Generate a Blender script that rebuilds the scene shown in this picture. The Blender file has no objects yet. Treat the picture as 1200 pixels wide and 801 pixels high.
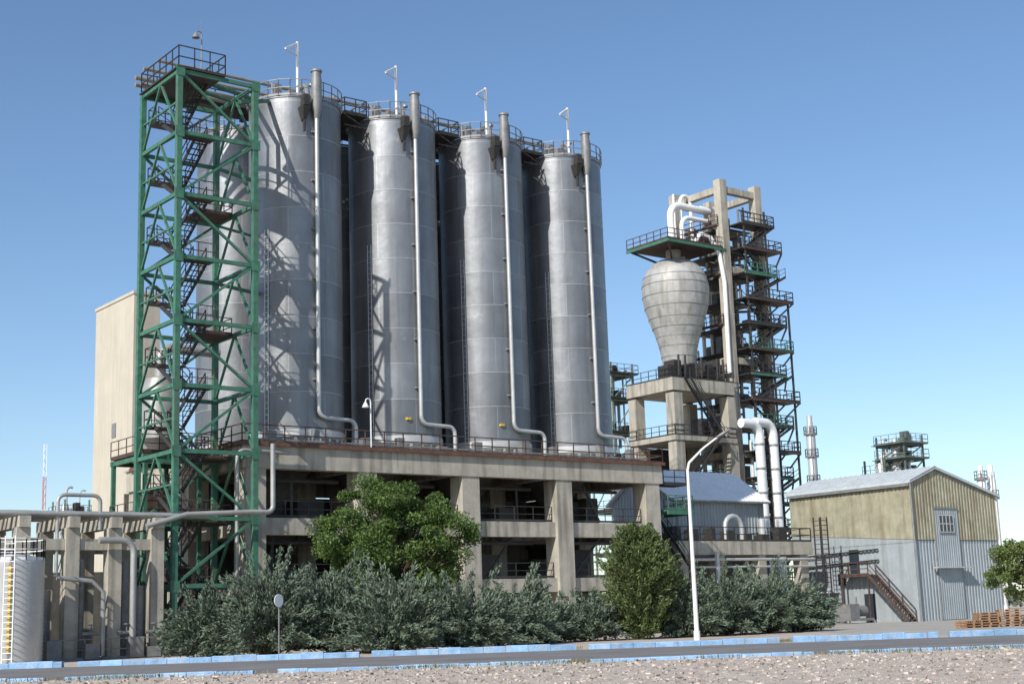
import bpy, math, random
import numpy as np
from mathutils import Vector, Matrix
random.seed(7); rng=np.random.default_rng(7)
sc=bpy.context.scene
TH=math.atan2(.614,.789)
L0=Vector((-16.75,87,0))
PM=Matrix.Translation(L0)@Matrix.Rotation(TH,4,'Z')
def F(a,b,z=0): return PM@Vector((a,b,z))

# ---------------------------------------------------------------- materials
def mat(name,col,rough=.75,metal=0.,var=.22,scale=1.2,streak=0.,scol=(.05,.045,.04),bump=0.,bscale=12.,island=0.):
    m=bpy.data.materials.new(name); m.use_nodes=True
    nt=m.node_tree; N=nt.nodes; Lk=nt.links; P=N['Principled BSDF']
    P.inputs['Roughness'].default_value=rough; P.inputs['Metallic'].default_value=metal
    tc=N.new('ShaderNodeTexCoord')
    no=N.new('ShaderNodeTexNoise'); no.inputs['Scale'].default_value=scale; no.inputs['Detail'].default_value=8; no.inputs['Roughness'].default_value=.65
    Lk.new(tc.outputs['Object'],no.inputs['Vector'])
    mr=N.new('ShaderNodeMapRange'); mr.inputs['From Min'].default_value=.3; mr.inputs['From Max'].default_value=.7
    Lk.new(no.outputs['Fac'],mr.inputs['Value'])
    mx=N.new('ShaderNodeMix'); mx.data_type='RGBA'
    mx.inputs[6].default_value=tuple(c*(1-var) for c in col)+(1,); mx.inputs[7].default_value=tuple(min(1,c*(1+var)) for c in col)+(1,)
    Lk.new(mr.outputs[0],mx.inputs[0]); out=mx.outputs[2]
    if streak>0:
        mp=N.new('ShaderNodeMapping'); mp.inputs['Scale'].default_value=(1.6,1.6,.13); Lk.new(tc.outputs['Object'],mp.inputs[0])
        n2=N.new('ShaderNodeTexNoise'); n2.inputs['Scale'].default_value=1.3; n2.inputs['Detail'].default_value=7; Lk.new(mp.outputs[0],n2.inputs['Vector'])
        m2=N.new('ShaderNodeMapRange'); m2.inputs['From Min'].default_value=.48; m2.inputs['From Max'].default_value=.72; m2.inputs['To Max'].default_value=streak
        Lk.new(n2.outputs['Fac'],m2.inputs['Value'])
        x2=N.new('ShaderNodeMix'); x2.data_type='RGBA'; x2.inputs[7].default_value=scol+(1,)
        Lk.new(m2.outputs[0],x2.inputs[0]); Lk.new(out,x2.inputs[6]); out=x2.outputs[2]
    if island>0:
        g=N.new('ShaderNodeNewGeometry'); m3=N.new('ShaderNodeMapRange'); m3.inputs['To Min'].default_value=1-island; m3.inputs['To Max'].default_value=1+island
        Lk.new(g.outputs['Random Per Island'],m3.inputs['Value'])
        vm=N.new('ShaderNodeVectorMath'); vm.operation='SCALE'; Lk.new(out,vm.inputs[0]); Lk.new(m3.outputs[0],vm.inputs['Scale']); out=vm.outputs[0]
    Lk.new(out,P.inputs['Base Color'])
    if bump>0:
        n3=N.new('ShaderNodeTexNoise'); n3.inputs['Scale'].default_value=bscale; n3.inputs['Detail'].default_value=6; Lk.new(tc.outputs['Object'],n3.inputs['Vector'])
        b=N.new('ShaderNodeBump'); b.inputs['Strength'].default_value=bump; b.inputs['Distance'].default_value=.05
        Lk.new(n3.outputs['Fac'],b.inputs['Height']); Lk.new(b.outputs[0],P.inputs['Normal'])
    return m
CONC=mat('concrete',(.40,.37,.305),.9,var=.2,scale=.9,streak=.75,scol=(.12,.105,.085),bump=.35)
CONC2=mat('concrete_shaded',(.12,.115,.10),.9,var=.3,scale=.9,streak=.5,bump=.3)  # concrete with interior shade put into its colour, for inner floors and rear walls
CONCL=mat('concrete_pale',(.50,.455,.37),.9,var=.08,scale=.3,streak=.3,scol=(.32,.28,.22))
GREEN=mat('green_paint',(.045,.155,.10),.6,var=.35,scale=2.5,streak=.45,scol=(.12,.12,.09))
GREY_G=mat('grey_green_steel',(.10,.125,.11),.6,var=.3,scale=2.5)
PALEGREEN=mat('faded_green_paint',(.20,.28,.23),.6,var=.25,scale=3)
DARK=mat('dark_steel',(.035,.032,.03),.6,var=.35,scale=3)
RUST=mat('rusty_steel',(.13,.065,.045),.8,var=.4,scale=3)
DRUST=mat('dark_rusty_steel',(.075,.045,.035),.8,var=.4,scale=2)
STEEL=mat('grey_steel',(.24,.24,.235),.5,.3,var=.25,scale=2)
ALU=mat('aluminium_cladding',(.56,.56,.55),.42,.4,var=.12,scale=1.5,streak=.25,scol=(.33,.31,.28))
WHITE=mat('white_paint',(.76,.76,.74),.5,var=.08,scale=2,streak=.15,scol=(.4,.36,.3))
BLUECOR=mat('grey_blue_sheeting',(.31,.345,.36),.6,0,var=.12,scale=.8,streak=.5,scol=(.20,.21,.20))
TAN=mat('weathered_sheeting',(.31,.295,.21),.75,0,var=.28,scale=.9,streak=.8,scol=(.19,.15,.085))
ROOFW=mat('white_roof_sheet',(.80,.80,.79),.6,0,var=.05,scale=.6)
ROOFB=mat('pale_roof_sheet',(.48,.52,.53),.6,0,var=.1,scale=.6,streak=.35,scol=(.33,.31,.28))
YEL=mat('yellow_paint',(.65,.42,.04),.5)
ORNG=mat('orange_paint',(.65,.16,.05),.6)
REDP=mat('red_paint',(.5,.05,.04),.6)
WOOD=mat('pallet_wood',(.33,.19,.10),.85,var=.35,scale=4)
BARK=mat('bark',(.10,.075,.05),.95,var=.3,scale=5)
GLASS=mat('window_glass',(.03,.04,.05),.15,0,var=.1)
KERBB=mat('blue_kerb_paint',(.225,.375,.56),.85,var=.3,scale=2.5,streak=.6,scol=(.42,.43,.43),bump=.5,island=.18)
ASPH=mat('asphalt',(.165,.155,.148),.95,var=.25,scale=.35,bump=.4,bscale=20)
SAND=mat('gravel_soil',(.43,.365,.30),1,var=.24,scale=1.3,bump=.9,bscale=9)
STONE=mat('pebbles',(.40,.345,.30),.95,var=.2,scale=6,island=.42)
LEAF=mat('broadleaf_foliage',(.080,.135,.028),.6,var=.35,scale=.7,island=.4)
LEAF2=mat('yellowish_foliage',(.125,.165,.045),.6,var=.3,scale=.7,island=.35)
JUN=mat('juniper_foliage',(.115,.155,.105),.8,var=.35,scale=.5,island=.4)
CONI=mat('conifer_foliage',(.095,.135,.042),.75,var=.4,scale=.8,island=.4)
FAR=mat('distant_foliage',(.10,.12,.08),.9,var=.3,scale=.2,island=.3)
for m in (LEAF,LEAF2):
    nt=m.node_tree; P=nt.nodes['Principled BSDF']; tr=nt.nodes.new('ShaderNodeBsdfTranslucent'); ms=nt.nodes.new('ShaderNodeMixShader')
    tr.inputs[0].default_value=(.16,.25,.03,1); ms.inputs[0].default_value=.22
    nt.links.new(P.outputs[0],ms.inputs[1]); nt.links.new(tr.outputs[0],ms.inputs[2]); nt.links.new(ms.outputs[0],nt.nodes['Material Output'].inputs[0])

def silo_mat():
    m=mat('silo_metal',(.235,.245,.255),.42,.62,var=.18,scale=.35,streak=.45,scol=(.13,.132,.135))
    nt=m.node_tree;N=nt.nodes;Lk=nt.links;P=N['Principled BSDF']
    src=P.inputs['Base Color'].links[0].from_socket
    tc=N.new('ShaderNodeTexCoord'); sp=N.new('ShaderNodeSeparateXYZ'); Lk.new(tc.outputs['Object'],sp.inputs[0])
    at=N.new('ShaderNodeMath'); at.operation='ARCTAN2'; Lk.new(sp.outputs[1],at.inputs[0]); Lk.new(sp.outputs[0],at.inputs[1])
    mu=N.new('ShaderNodeMath'); mu.operation='MULTIPLY'; mu.inputs[1].default_value=3.18; Lk.new(at.outputs[0],mu.inputs[0])
    cb=N.new('ShaderNodeCombineXYZ'); Lk.new(mu.outputs[0],cb.inputs[0]); Lk.new(sp.outputs[2],cb.inputs[1])
    br=N.new('ShaderNodeTexBrick'); br.inputs['Scale'].default_value=1; br.inputs['Brick Width'].default_value=4.99; br.inputs['Row Height'].default_value=2.5
    br.inputs['Mortar Size'].default_value=.03; br.inputs['Color1'].default_value=(.86,.86,.86,1); br.inputs['Color2'].default_value=(1.12,1.12,1.12,1); br.inputs['Mortar'].default_value=(1.35,1.35,1.33,1)
    Lk.new(cb.outputs[0],br.inputs['Vector'])
    x=N.new('ShaderNodeMix'); x.data_type='RGBA'; x.blend_type='MULTIPLY'; x.inputs[0].default_value=1
    Lk.new(src,x.inputs[6]); Lk.new(br.outputs['Color'],x.inputs[7])
    n4=N.new('ShaderNodeTexNoise'); n4.inputs['Scale'].default_value=.55; n4.inputs['Detail'].default_value=9; n4.inputs['Roughness'].default_value=.7; Lk.new(tc.outputs['Object'],n4.inputs['Vector'])
    m4=N.new('ShaderNodeMapRange'); m4.inputs['From Min'].default_value=.64; m4.inputs['From Max'].default_value=.72; m4.inputs['To Max'].default_value=.5; Lk.new(n4.outputs['Fac'],m4.inputs['Value'])
    x4=N.new('ShaderNodeMix'); x4.data_type='RGBA'; x4.inputs[7].default_value=(.45,.45,.45,1); Lk.new(m4.outputs[0],x4.inputs[0]); Lk.new(x.outputs[2],x4.inputs[6]); Lk.new(x4.outputs[2],P.inputs['Base Color'])
    m5=N.new('ShaderNodeMapRange'); m5.inputs['To Min'].default_value=.34; m5.inputs['To Max'].default_value=.58; Lk.new(n4.outputs['Fac'],m5.inputs['Value']); Lk.new(m5.outputs[0],P.inputs['Roughness'])
    # slight oil-canning of the plates
    n6=N.new('ShaderNodeTexNoise'); n6.inputs['Scale'].default_value=.8; n6.inputs['Detail'].default_value=2; Lk.new(tc.outputs['Object'],n6.inputs['Vector'])
    b=N.new('ShaderNodeBump'); b.inputs['Strength'].default_value=.25; b.inputs['Distance'].default_value=.12; Lk.new(n6.outputs['Fac'],b.inputs['Height']); Lk.new(b.outputs[0],P.inputs['Normal'])
    return m
SILO=silo_mat()
SEAM=mat('silo_seam_metal',(.36,.365,.37),.5,.4,var=.2,scale=1.5)

# ---------------------------------------------------------------- builders
class MB:
    def __init__(s,M=None): s.v=[];s.f=[];s.M=M
    def add(s,vs,fs):
        o=len(s.v)
        if s.M is not None: s.v+=[tuple(s.M@Vector(p)) for p in vs]
        else: s.v+=[tuple(p) for p in vs]
        s.f+=[tuple(o+i for i in f) for f in fs]
    def box(s,x0,x1,y0,y1,z0,z1):
        s.add([(x0,y0,z0),(x1,y0,z0),(x1,y1,z0),(x0,y1,z0),(x0,y0,z1),(x1,y0,z1),(x1,y1,z1),(x0,y1,z1)],
              [(0,3,2,1),(4,5,6,7),(0,1,5,4),(1,2,6,5),(2,3,7,6),(3,0,4,7)])
    def beam(s,p,q,w,h=None):
        p=Vector(p);q=Vector(q);h=h or w; d=(q-p)
        if d.length<1e-4: return
        d.normalize(); up=Vector((0,0,1)) if abs(d.z)<.95 else Vector((0,1,0))
        r=d.cross(up).normalized(); u=r.cross(d)
        r=r*w/2;u=u*h/2
        s.add([p-r-u,p+r-u,p+r+u,p-r+u,q-r-u,q+r-u,q+r+u,q-r+u],[(0,3,2,1),(4,5,6,7),(0,1,5,4),(1,2,6,5),(2,3,7,6),(3,0,4,7)])
    def tube(s,pts,r,n=10):
        pts=[Vector(p) for p in pts]; vs=[];fs=[]; ref=None
        for i,p in enumerate(pts):
            d=(pts[min(i+1,len(pts)-1)]-pts[max(i-1,0)]).normalized()
            if ref is None: ref=Vector((0,0,1)) if abs(d.z)<.9 else Vector((1,0,0))
            x=(ref-d*ref.dot(d)).normalized(); ref=x; y=d.cross(x)
            rr=r[i] if isinstance(r,(list,tuple)) else r
            for k in range(n):
                t=2*math.pi*k/n; vs.append(p+x*math.cos(t)*rr+y*math.sin(t)*rr)
        for i in range(len(pts)-1):
            for k in range(n):
                a=i*n+k;b=i*n+(k+1)%n; fs.append((a,b,b+n,a+n))
        fs.append(tuple(range(n-1,-1,-1))); o=(len(pts)-1)*n; fs.append(tuple(range(o,o+n)))
        s.add(vs,fs)
    def lathe(s,c,prof,n=48):
        vs=[];fs=[]
        for r,z in prof:
            for k in range(n):
                t=2*math.pi*k/n; vs.append((c[0]+r*math.cos(t),c[1]+r*math.sin(t),z))
        for i in range(len(prof)-1):
            for k in range(n):
                a=i*n+k;b=i*n+(k+1)%n; fs.append((a,b,b+n,a+n))
        s.add(vs,fs)
    def rail(s,pts,h=1.1,sp=1.5,w=.06):
        for p,q in zip(pts[:-1],pts[1:]):
            p=Vector(p);q=Vector(q); n=max(1,round((q-p).length/sp))
            for i in range(n+1):
                c=p.lerp(q,i/n); s.beam(c,c+Vector((0,0,h)),w)
            for k in (1,.5): s.beam(p+Vector((0,0,h*k)),q+Vector((0,0,h*k)),w)
            s.beam(p+Vector((0,0,.08)),q+Vector((0,0,.08)),w*.5,.15)
    def stair(s,p,q,w,side):
        p=Vector(p);q=Vector(q);side=Vector(side)
        for k in (-.5,.5):
            o=side*w*k; s.beam(p+o,q+o,.07,.26); s.beam(p+o+Vector((0,0,1)),q+o+Vector((0,0,1)),.05)
            s.beam(p+o+Vector((0,0,.55)),q+o+Vector((0,0,.55)),.04)
            for t in (0,.33,.66,1): c=p.lerp(q,t)+o; s.beam(c,c+Vector((0,0,1)),.05)
        n=max(2,int(abs(q.z-p.z)/.22))
        hd=Vector((q.x-p.x,q.y-p.y,0)).normalized()*.13
        for i in range(n):
            c=p.lerp(q,(i+.5)/n); s.add([c-side*w/2-hd,c+side*w/2-hd,c+side*w/2+hd,c-side*w/2+hd],[(0,1,2,3)])
    def corr(s,p0,p1,z0,zt,pitch=.42,d=.06):
        p0=Vector((p0[0],p0[1],0));p1=Vector((p1[0],p1[1],0)); T=(p1-p0).length; e=(p1-p0)/T; nn=Vector((e.y,-e.x,0))
        xs=[];x=0
        while x<T:
            xs+=[(x,0),(x+pitch*.4,0),(x+pitch*.5,d),(x+pitch*.9,d)]; x+=pitch
        xs=[(min(a,T),b) for a,b in xs]+[(T,0)]
        vs=[]
        for a,b in xs:
            c=p0+e*a+nn*b; zb=z0(a/T) if callable(z0) else z0; z=zt(a/T) if callable(zt) else zt
            vs+=[(c.x,c.y,zb),(c.x,c.y,z)]
        s.add(vs,[(2*i,2*i+2,2*i+3,2*i+1) for i in range(len(xs)-1)])
    def obj(s,name,m,parent=None,smooth=False,loc=None):
        me=bpy.data.meshes.new(name); vs=s.v
        if loc is not None: vs=[(a-loc[0],b-loc[1],c-loc[2]) for a,b,c in vs]
        me.from_pydata(vs,[],s.f); me.update()
        if smooth:
            me.polygons.foreach_set('use_smooth',[True]*len(me.polygons))
            try: me.set_sharp_from_angle(angle=math.radians(40))
            except Exception: pass
        o=bpy.data.objects.new(name,me); sc.collection.objects.link(o); me.materials.append(m)
        if loc is not None: o.location=loc
        if parent: o.parent=parent
        return o
def group(name):
    e=bpy.data.objects.new(name,None); sc.collection.objects.link(e); e.empty_display_size=.5; return e
def arc(c,r,a0,a1,ax,ay,n=7):
    c=Vector(c);ax=Vector(ax);ay=Vector(ay)
    return [c+ax*r*math.cos(math.radians(a0+(a1-a0)*i/n))+ay*r*math.sin(math.radians(a0+(a1-a0)*i/n)) for i in range(n+1)]

# ---------------------------------------------------------------- ground, road, kerbs
g=MB(); g.add([(-2500,-300,0),(2500,-300,0),(2500,5000,0),(-2500,5000,0)],[(0,1,2,3)]); g.obj('ground',SAND)
r=MB(); r.add([(-400,48.3,.004),(400,48.3,.004),(400,65,.004),(-400,65,.004)],[(0,1,2,3)]); r.obj('road',ASPH)
def kerb(name,segs,y,h,w):
    k=MB()
    for x0,x1 in segs:
        x=x0
        while x<x1-.05:
            e=min(x+1.0,x1); dz=random.uniform(-.03,.02)*h/.2; dy=random.uniform(-.02,.02); c=.03
            k.add([(x+.008,y+dy,0),(e-.008,y+dy,0),(e-.008,y+w+dy,0),(x+.008,y+w+dy,0),(x+.008,y+dy,h-c+dz),(e-.008,y+dy,h-c+dz),(e-.008,y+c+dy,h+dz),(x+.008,y+c+dy,h+dz),(x+.008,y+w+dy,h+dz),(e-.008,y+w+dy,h+dz)],
                  [(0,1,5,4),(4,5,6,7),(7,6,9,8),(8,9,2,3),(0,4,7,8,3),(1,2,9,6,5)]); x=e
    k.obj(name,KERBB)
kerb('kerb',[(-60,-40),(-39,-20.6),(-19.9,-7.3),(-6.75,2.4),(2.95,11.5),(12.1,18.6),(19.1,30),(30.8,60)],65.0,.27,.35)
kerb('kerb',[(-45,-30),(-29,-15.8),(-15.1,-8.9),(-8.1,1.6),(2.2,9.6),(10.1,17.5),(18.1,30),(31,50)],48.0,.12,.3)
st=MB()
base=np.array([(x,y,z) for x in(-1,1) for y in(-1,1) for z in(-1,1)],float)*.6
of=[(0,1,3,2),(4,6,7,5),(0,4,5,1),(2,3,7,6),(0,2,6,4),(1,5,7,3)]
for i in range(12000):
    y=26+21.8*random.random(); x=random.uniform(-.42,.42)*y; s_=.015+.05*random.random()**4*(y/30)
    v=(base+rng.uniform(-.35,.35,(8,3)))*s_*np.array([1.3,1.1,.7]); t=random.random()*6.28
    c,n_=math.cos(t),math.sin(t)
    st.v+=[(x+p[0]*c-p[1]*n_,y+p[0]*n_+p[1]*c,p[2]+s_*.2) for p in v]; o=i*8; st.f+=[tuple(o+k for k in f) for f in of]
st.obj('pebbles',STONE)
yd=MB(); yd.add([(18,69,.004),(200,69,.004),(200,150,.004),(18,150,.004)],[(0,1,2,3)]); yd.obj('paved_yard',mat('yard_concrete',(.34,.32,.28),.9,var=.2,scale=.4))

# ---------------------------------------------------------------- foliage helpers
def quads(name,C,D,Ln,Wd,m,parent):
    n=len(C); C=np.asarray(C);D=np.asarray(D); D/=np.linalg.norm(D,axis=1)[:,None]+1e-9
    R=rng.normal(size=(n,3)); S=np.cross(D,R); S/=np.linalg.norm(S,axis=1)[:,None]+1e-9
    Ln=np.broadcast_to(Ln,(n,))[:,None]; Wd=np.broadcast_to(Wd,(n,))[:,None]
    V=np.stack([C-D*Ln/2,C+S*Wd/2,C+D*Ln/2,C-S*Wd/2],1).reshape(-1,3)
    me=bpy.data.meshes.new(name); me.vertices.add(4*n); me.vertices.foreach_set('co',V.ravel().astype(np.float32))
    me.loops.add(4*n); me.loops.foreach_set('vertex_index',np.arange(4*n,dtype=np.int32))
    me.polygons.add(n); me.polygons.foreach_set('loop_start',np.arange(0,4*n,4,dtype=np.int32)); me.polygons.foreach_set('loop_total',np.full(n,4,dtype=np.int32))
    me.update(calc_edges=True); me.validate(); me.materials.append(m)
    o=bpy.data.objects.new(name,me); sc.collection.objects.link(o); o.parent=parent
def broadleaf(name,x,y,cz,rx,rz,m,nclump=70,per=430,leaf=.2,seed=0,rcs=1.):
    G=group(name); T=MB(); rr=random.Random(seed); R=np.random.default_rng(seed)
    T.tube([(x,y,0),(x+.1,y,cz*.3),(x-.1,y+.1,cz*.7),(x,y,cz)],[.3*rx/4.6+.05,.24*rx/4.6,.17*rx/4.6,.08],8)
    C=[];D=[]
    for i in range(nclump):
        u=R.normal(size=3); u/=np.linalg.norm(u); rad=R.uniform(.2,1.)**.42
        lob=1+.10*math.sin(3*math.atan2(u[1],u[0])+seed)+.07*math.sin(7*u[2]+4*u[0]+seed)
        c=np.array([x,y,cz])+u*np.array([rx,rx,rz])*rad*lob*.9
        if u[2]>0: c[:2]=[x,y]+(c[:2]-[x,y])*(1-.12*u[2])
        if i%3==0:
            a=Vector((x,y,cz*(.4+.3*rr.random()))); b=Vector(c); mid=a.lerp(b,.5)+Vector((0,0,-.2)); T.tube([a,mid,b],[.09,.06,.02],5)
        rc=R.uniform(.45,1.0)*rx/4.6*rcs
        q=R.normal(size=(per,3)); q/=np.linalg.norm(q,axis=1)[:,None]; q*=(R.uniform(0,1,(per,1))**.5)*rc*np.array([1,1,.7])
        C.append(c+q); D.append(R.normal(size=(per,3))+q*.6/rc)
    C=np.concatenate(C);D=np.concatenate(D)
    quads('foliage',C,D,R.uniform(.7,1.3,len(C))*leaf,R.uniform(.6,1.1,len(C))*leaf*.7,m,G)
    T.obj('trunk_and_limbs',BARK,G,True)
def sprays(name,x,y,r,h,m,n=120,per=110,upright=False,seed=0):
    G=group(name); R=np.random.default_rng(seed); T=MB(); C=[];D=[];
    lob=R.uniform(0,6.28,3)
    T.tube([(x,y,0),(x,y,h*(.9 if upright else .45))],[.22 if upright else .15,.04],7)
    for i in range(n):
        az=R.uniform(0,6.283); out=np.array([math.cos(az),math.sin(az),0.])
        if upright:
            t=R.uniform(.03,.97); z0=h*t*.9; pr=r*min(1,(1.1-t)*1.6)**.75*min(1,.6+t*2.2)*R.uniform(.55,1.08)*(1+.14*math.sin(3*az+lob[0]+t*5))
            p0=np.array([x,y,z0]); p2=p0+out*pr+np.array([0,0,pr*R.uniform(.3,.8)]); p2[2]=min(p2[2],h*R.uniform(.93,1.02)); p1=(p0+p2)/2+np.array([0,0,-.1*pr])
        else:
            el=math.asin(R.uniform(.02,.99)); k=R.uniform(.66,1.2)*(1+.16*math.sin(3*az+lob[0])+.12*math.sin(5*az+lob[1]))
            tip=np.array([math.cos(az)*math.cos(el)*r*k,math.sin(az)*math.cos(el)*r*k,.15+math.sin(el)*h*k*.92])
            p0=np.array([x,y,.1])+out*r*.15*R.uniform(0,1); p2=np.array([x,y,0])+tip; p1=p0*.45+p2*.55+np.array([0,0,.16*h])-out*.05*r
        T.tube([p0,p1,p2],[.05,.03,.01],4)
        t=R.uniform(.3 if not upright else .25,1.03,per)[:,None]
        P=(1-t)**2*p0+2*t*(1-t)*p1+t*t*p2; tan=2*(1-t)*(p1-p0)+2*t*(p2-p1); tan/=np.linalg.norm(tan,axis=1)[:,None]
        wd=.34*(1.12-t)**.7+.05
        P=P+R.normal(size=(per,3))*wd*.55
        C.append(P); D.append(tan*1.1+R.normal(size=(per,3))*.5+np.array([0,0,.15]))
    C=np.concatenate(C);D=np.concatenate(D); C[:,2]=np.maximum(C[:,2],.05)
    quads('foliage',C,D,R.uniform(.15,.34,len(C)),R.uniform(.045,.10,len(C)),m,G)
    T.obj('stems',BARK,G,True)
broadleaf('broadleaf_tree',-7.2,81,5.9,4.8,3.75,LEAF,200,320,.165,3,.92)
broadleaf('broadleaf_tree',33.6,95,3.7,3.4,2.4,LEAF2,90,260,.16,9,1.1)
for i,(x,y,r_,h) in enumerate([(-15.6,74,2.7,3.2),(-12.7,73,3.0,4.5),(-9.6,74.5,2.9,4.1),(-6.4,72.5,2.9,3.7),(-3.2,75.5,2.8,3.6),(-.4,79,2.6,3.2),(1.4,83,1.9,2.5),
        (3.9,84,2.0,2.8),(9.8,86,2.4,3.6),(12.4,88,2.7,3.4),(15.3,90,2.9,3.8),(17.8,92,2.2,2.8)]):
    sprays('juniper_shrub',x,y,r_,h,JUN,int(40*r_*h/3+85),140,False,20+i)
sprays('conifer_tree',6.9,84,2.45,7.0,CONI,430,130,True,77)
G=group('distant_treeline'); C=[];
for i in range(220):
    x=rng.uniform(-160,190); y=rng.uniform(225,245); h=rng.uniform(3,6.5); q=rng.normal(size=(60,3))*np.array([2.2,1.5,h*.28]); C.append(q+np.array([x,y,h*.55]))
C=np.concatenate(C); C[:,2]=np.abs(C[:,2]); quads('foliage',C,rng.normal(size=C.shape),1.0,.9,FAR,G)
# dry grass tufts along the verge and between the kerb stones
G=group('verge_grass'); n=9000; gx=rng.uniform(-24,24,n); gy=np.where(rng.random(n)<.75,rng.normal(66.6,.9,n).clip(65.5,70),rng.normal(47.6,.35,n).clip(46,47.95))
keep=(np.sin(gx*1.3)+np.sin(gx*.47+2)+rng.normal(0,.6,n))>.2; gx,gy=gx[keep],gy[keep]
D=rng.normal(size=(len(gx),3))*.35+np.array([0,0,1]); quads('grass_blades',np.stack([gx,gy,np.full(len(gx),.07)],1),D,rng.uniform(.1,.26,len(gx)),.035,mat('dry_grass',(.17,.17,.07),.9,var=.4,scale=.6,island=.4),G)

# ---------------------------------------------------------------- silo platform
PL=group('concrete_silo_platform')
A1=35.3; cols=[.9,9.0,17.3,25.6,34.3]; brow=[.8,8.8,17.2]
c=MB(PM)
for a in cols:
    for b in brow: c.box(a-.72,a+.72,b-.72,b+.72,0,11.07)
c.obj('columns',CONC,PL)
c=MB(PM); c.box(0,A1,0,.75,11.07,12.5); c.box(0,A1,17.3,18,11.07,12.5); c.box(0,.75,.752,17.298,11.07,12.5); c.box(A1-.75,A1,.752,17.298,11.07,12.5)
for a in cols[1:-1]: c.box(a-.4,a+.4,.752,17.298,11.3,12.2)
c.box(.752,A1-.752,8.3,9.3,11.2,12.21); c.box(-.15,A1+.15,-.15,18.15,12.502,12.62)
c.obj('deck_and_edge_beams',CONC,PL)
c=MB(PM)
for z0,z1 in ((7.0,8.05),(3.15,4.1)):
    for i in range(4):
        x0=cols[i]+.722;x1=cols[i+1]-.722
        c.box(x0,x1,.35,1.0,z0,z1)
        c.box(x0,x1,8.5,9.1,z0,z1)
    for j in range(2):
        for a in cols: c.box(a-.35,a+.35,brow[j]+.722,brow[j+1]-.722,z0,z1)
c.obj('floor_beams',CONC,PL)
c=MB(PM)
for z in (8.052,4.102): 
    for i in range(4): c.box(cols[i]+.74,cols[i+1]-.74,3.0 if i!=2 else 5,16.4,z-.2,z+.12)
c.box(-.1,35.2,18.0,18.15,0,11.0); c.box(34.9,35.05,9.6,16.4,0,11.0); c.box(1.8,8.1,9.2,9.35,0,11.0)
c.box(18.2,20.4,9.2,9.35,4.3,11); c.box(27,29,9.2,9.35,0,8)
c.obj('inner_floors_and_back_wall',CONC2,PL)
c=MB(PM)
for z in (8.1,4.15):
    for i in range(4): c.rail([(cols[i]+.75,.7,z),(cols[i+1]-.75,.7,z)],1.05,1.6,.05)
c.obj('storey_railings',DARK,PL)
c=MB(PM); c.rail([(-.1,17,12.62),(-.1,-.05,12.62),(A1+.1,-.05,12.62),(A1+.1,17,12.62)],1.15,1.45,.065); c.obj('deck_railing',DRUST,PL)
c=MB(PM); c.box(-.2,A1+.2,-.24,-.155,12.45,12.68); c.box(-.24,-.155,-.15,17,12.45,12.68); c.obj('rusty_deck_edge',RUST,PL)
c=MB(PM)
for k,z in enumerate((12.75,12.95)): c.tube([(1,.35+.25*k,z),(34,.35+.25*k,z)],.06,6)
for k in range(10): x=2+3.4*k+random.uniform(-.8,.8); w_=random.uniform(.15,.35); c.box(x-w_,x+w_,.7,1.2,12.63,12.63+random.uniform(.5,1.3))
c.obj('deck_conduits_and_boxes',STEEL,PL,True)
ch=MB(PM)
a,b=cols[3],brow[0]
for i in range(4):
    z0=.12; x0=a-.72+i*.36
    ch.add([(x0,b-.726,z0),(x0+.2,b-.726,z0),(x0+.36,b-.726,1.15),(x0+.16,b-.726,1.15)],[(0,1,2,3)])
    y0=b-.72+i*.36; ch.add([(a-.726,y0,z0),(a-.726,y0+.2,z0),(a-.726,y0+.36 if i<3 else b+.72,1.15),(a-.726,y0+.16,1.15)],[(0,3,2,1)])
ch.obj('hazard_stripes',ORNG,PL)
mc=MB(PM)
for i in range(4):
    a=(cols[i]+cols[i+1])/2
    for z in (0,4.3,8.2):
        for k in range(3):
            x=a+random.uniform(-2.5,2.5); y=random.uniform(4,8); w=random.uniform(.4,1.1); mc.box(x-w,x+w,y,y+1.4,z+.02,z+random.uniform(.8,2.2))
        y=random.uniform(2.2,4); mc.tube([(a-3.2,y,z+2.4),(a+3.2,y,z+2.4)],.13,8)
        mc.tube([(a+random.uniform(-2,2),y,z+.1),(a+random.uniform(-2,2),y,z+2.8)],.1,8)
    mc.lathe((a-1.2 if i else a,5.2),[(2.6,12.4),(2.5,11.6),(.5,9.0),(.35,8.3)],24)
mc.obj('process_machinery',mat('dark_machinery',(.08,.08,.077),.7,.1,var=.3),PL,True)  # dark grey base colour for everything standing in the bays

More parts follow.
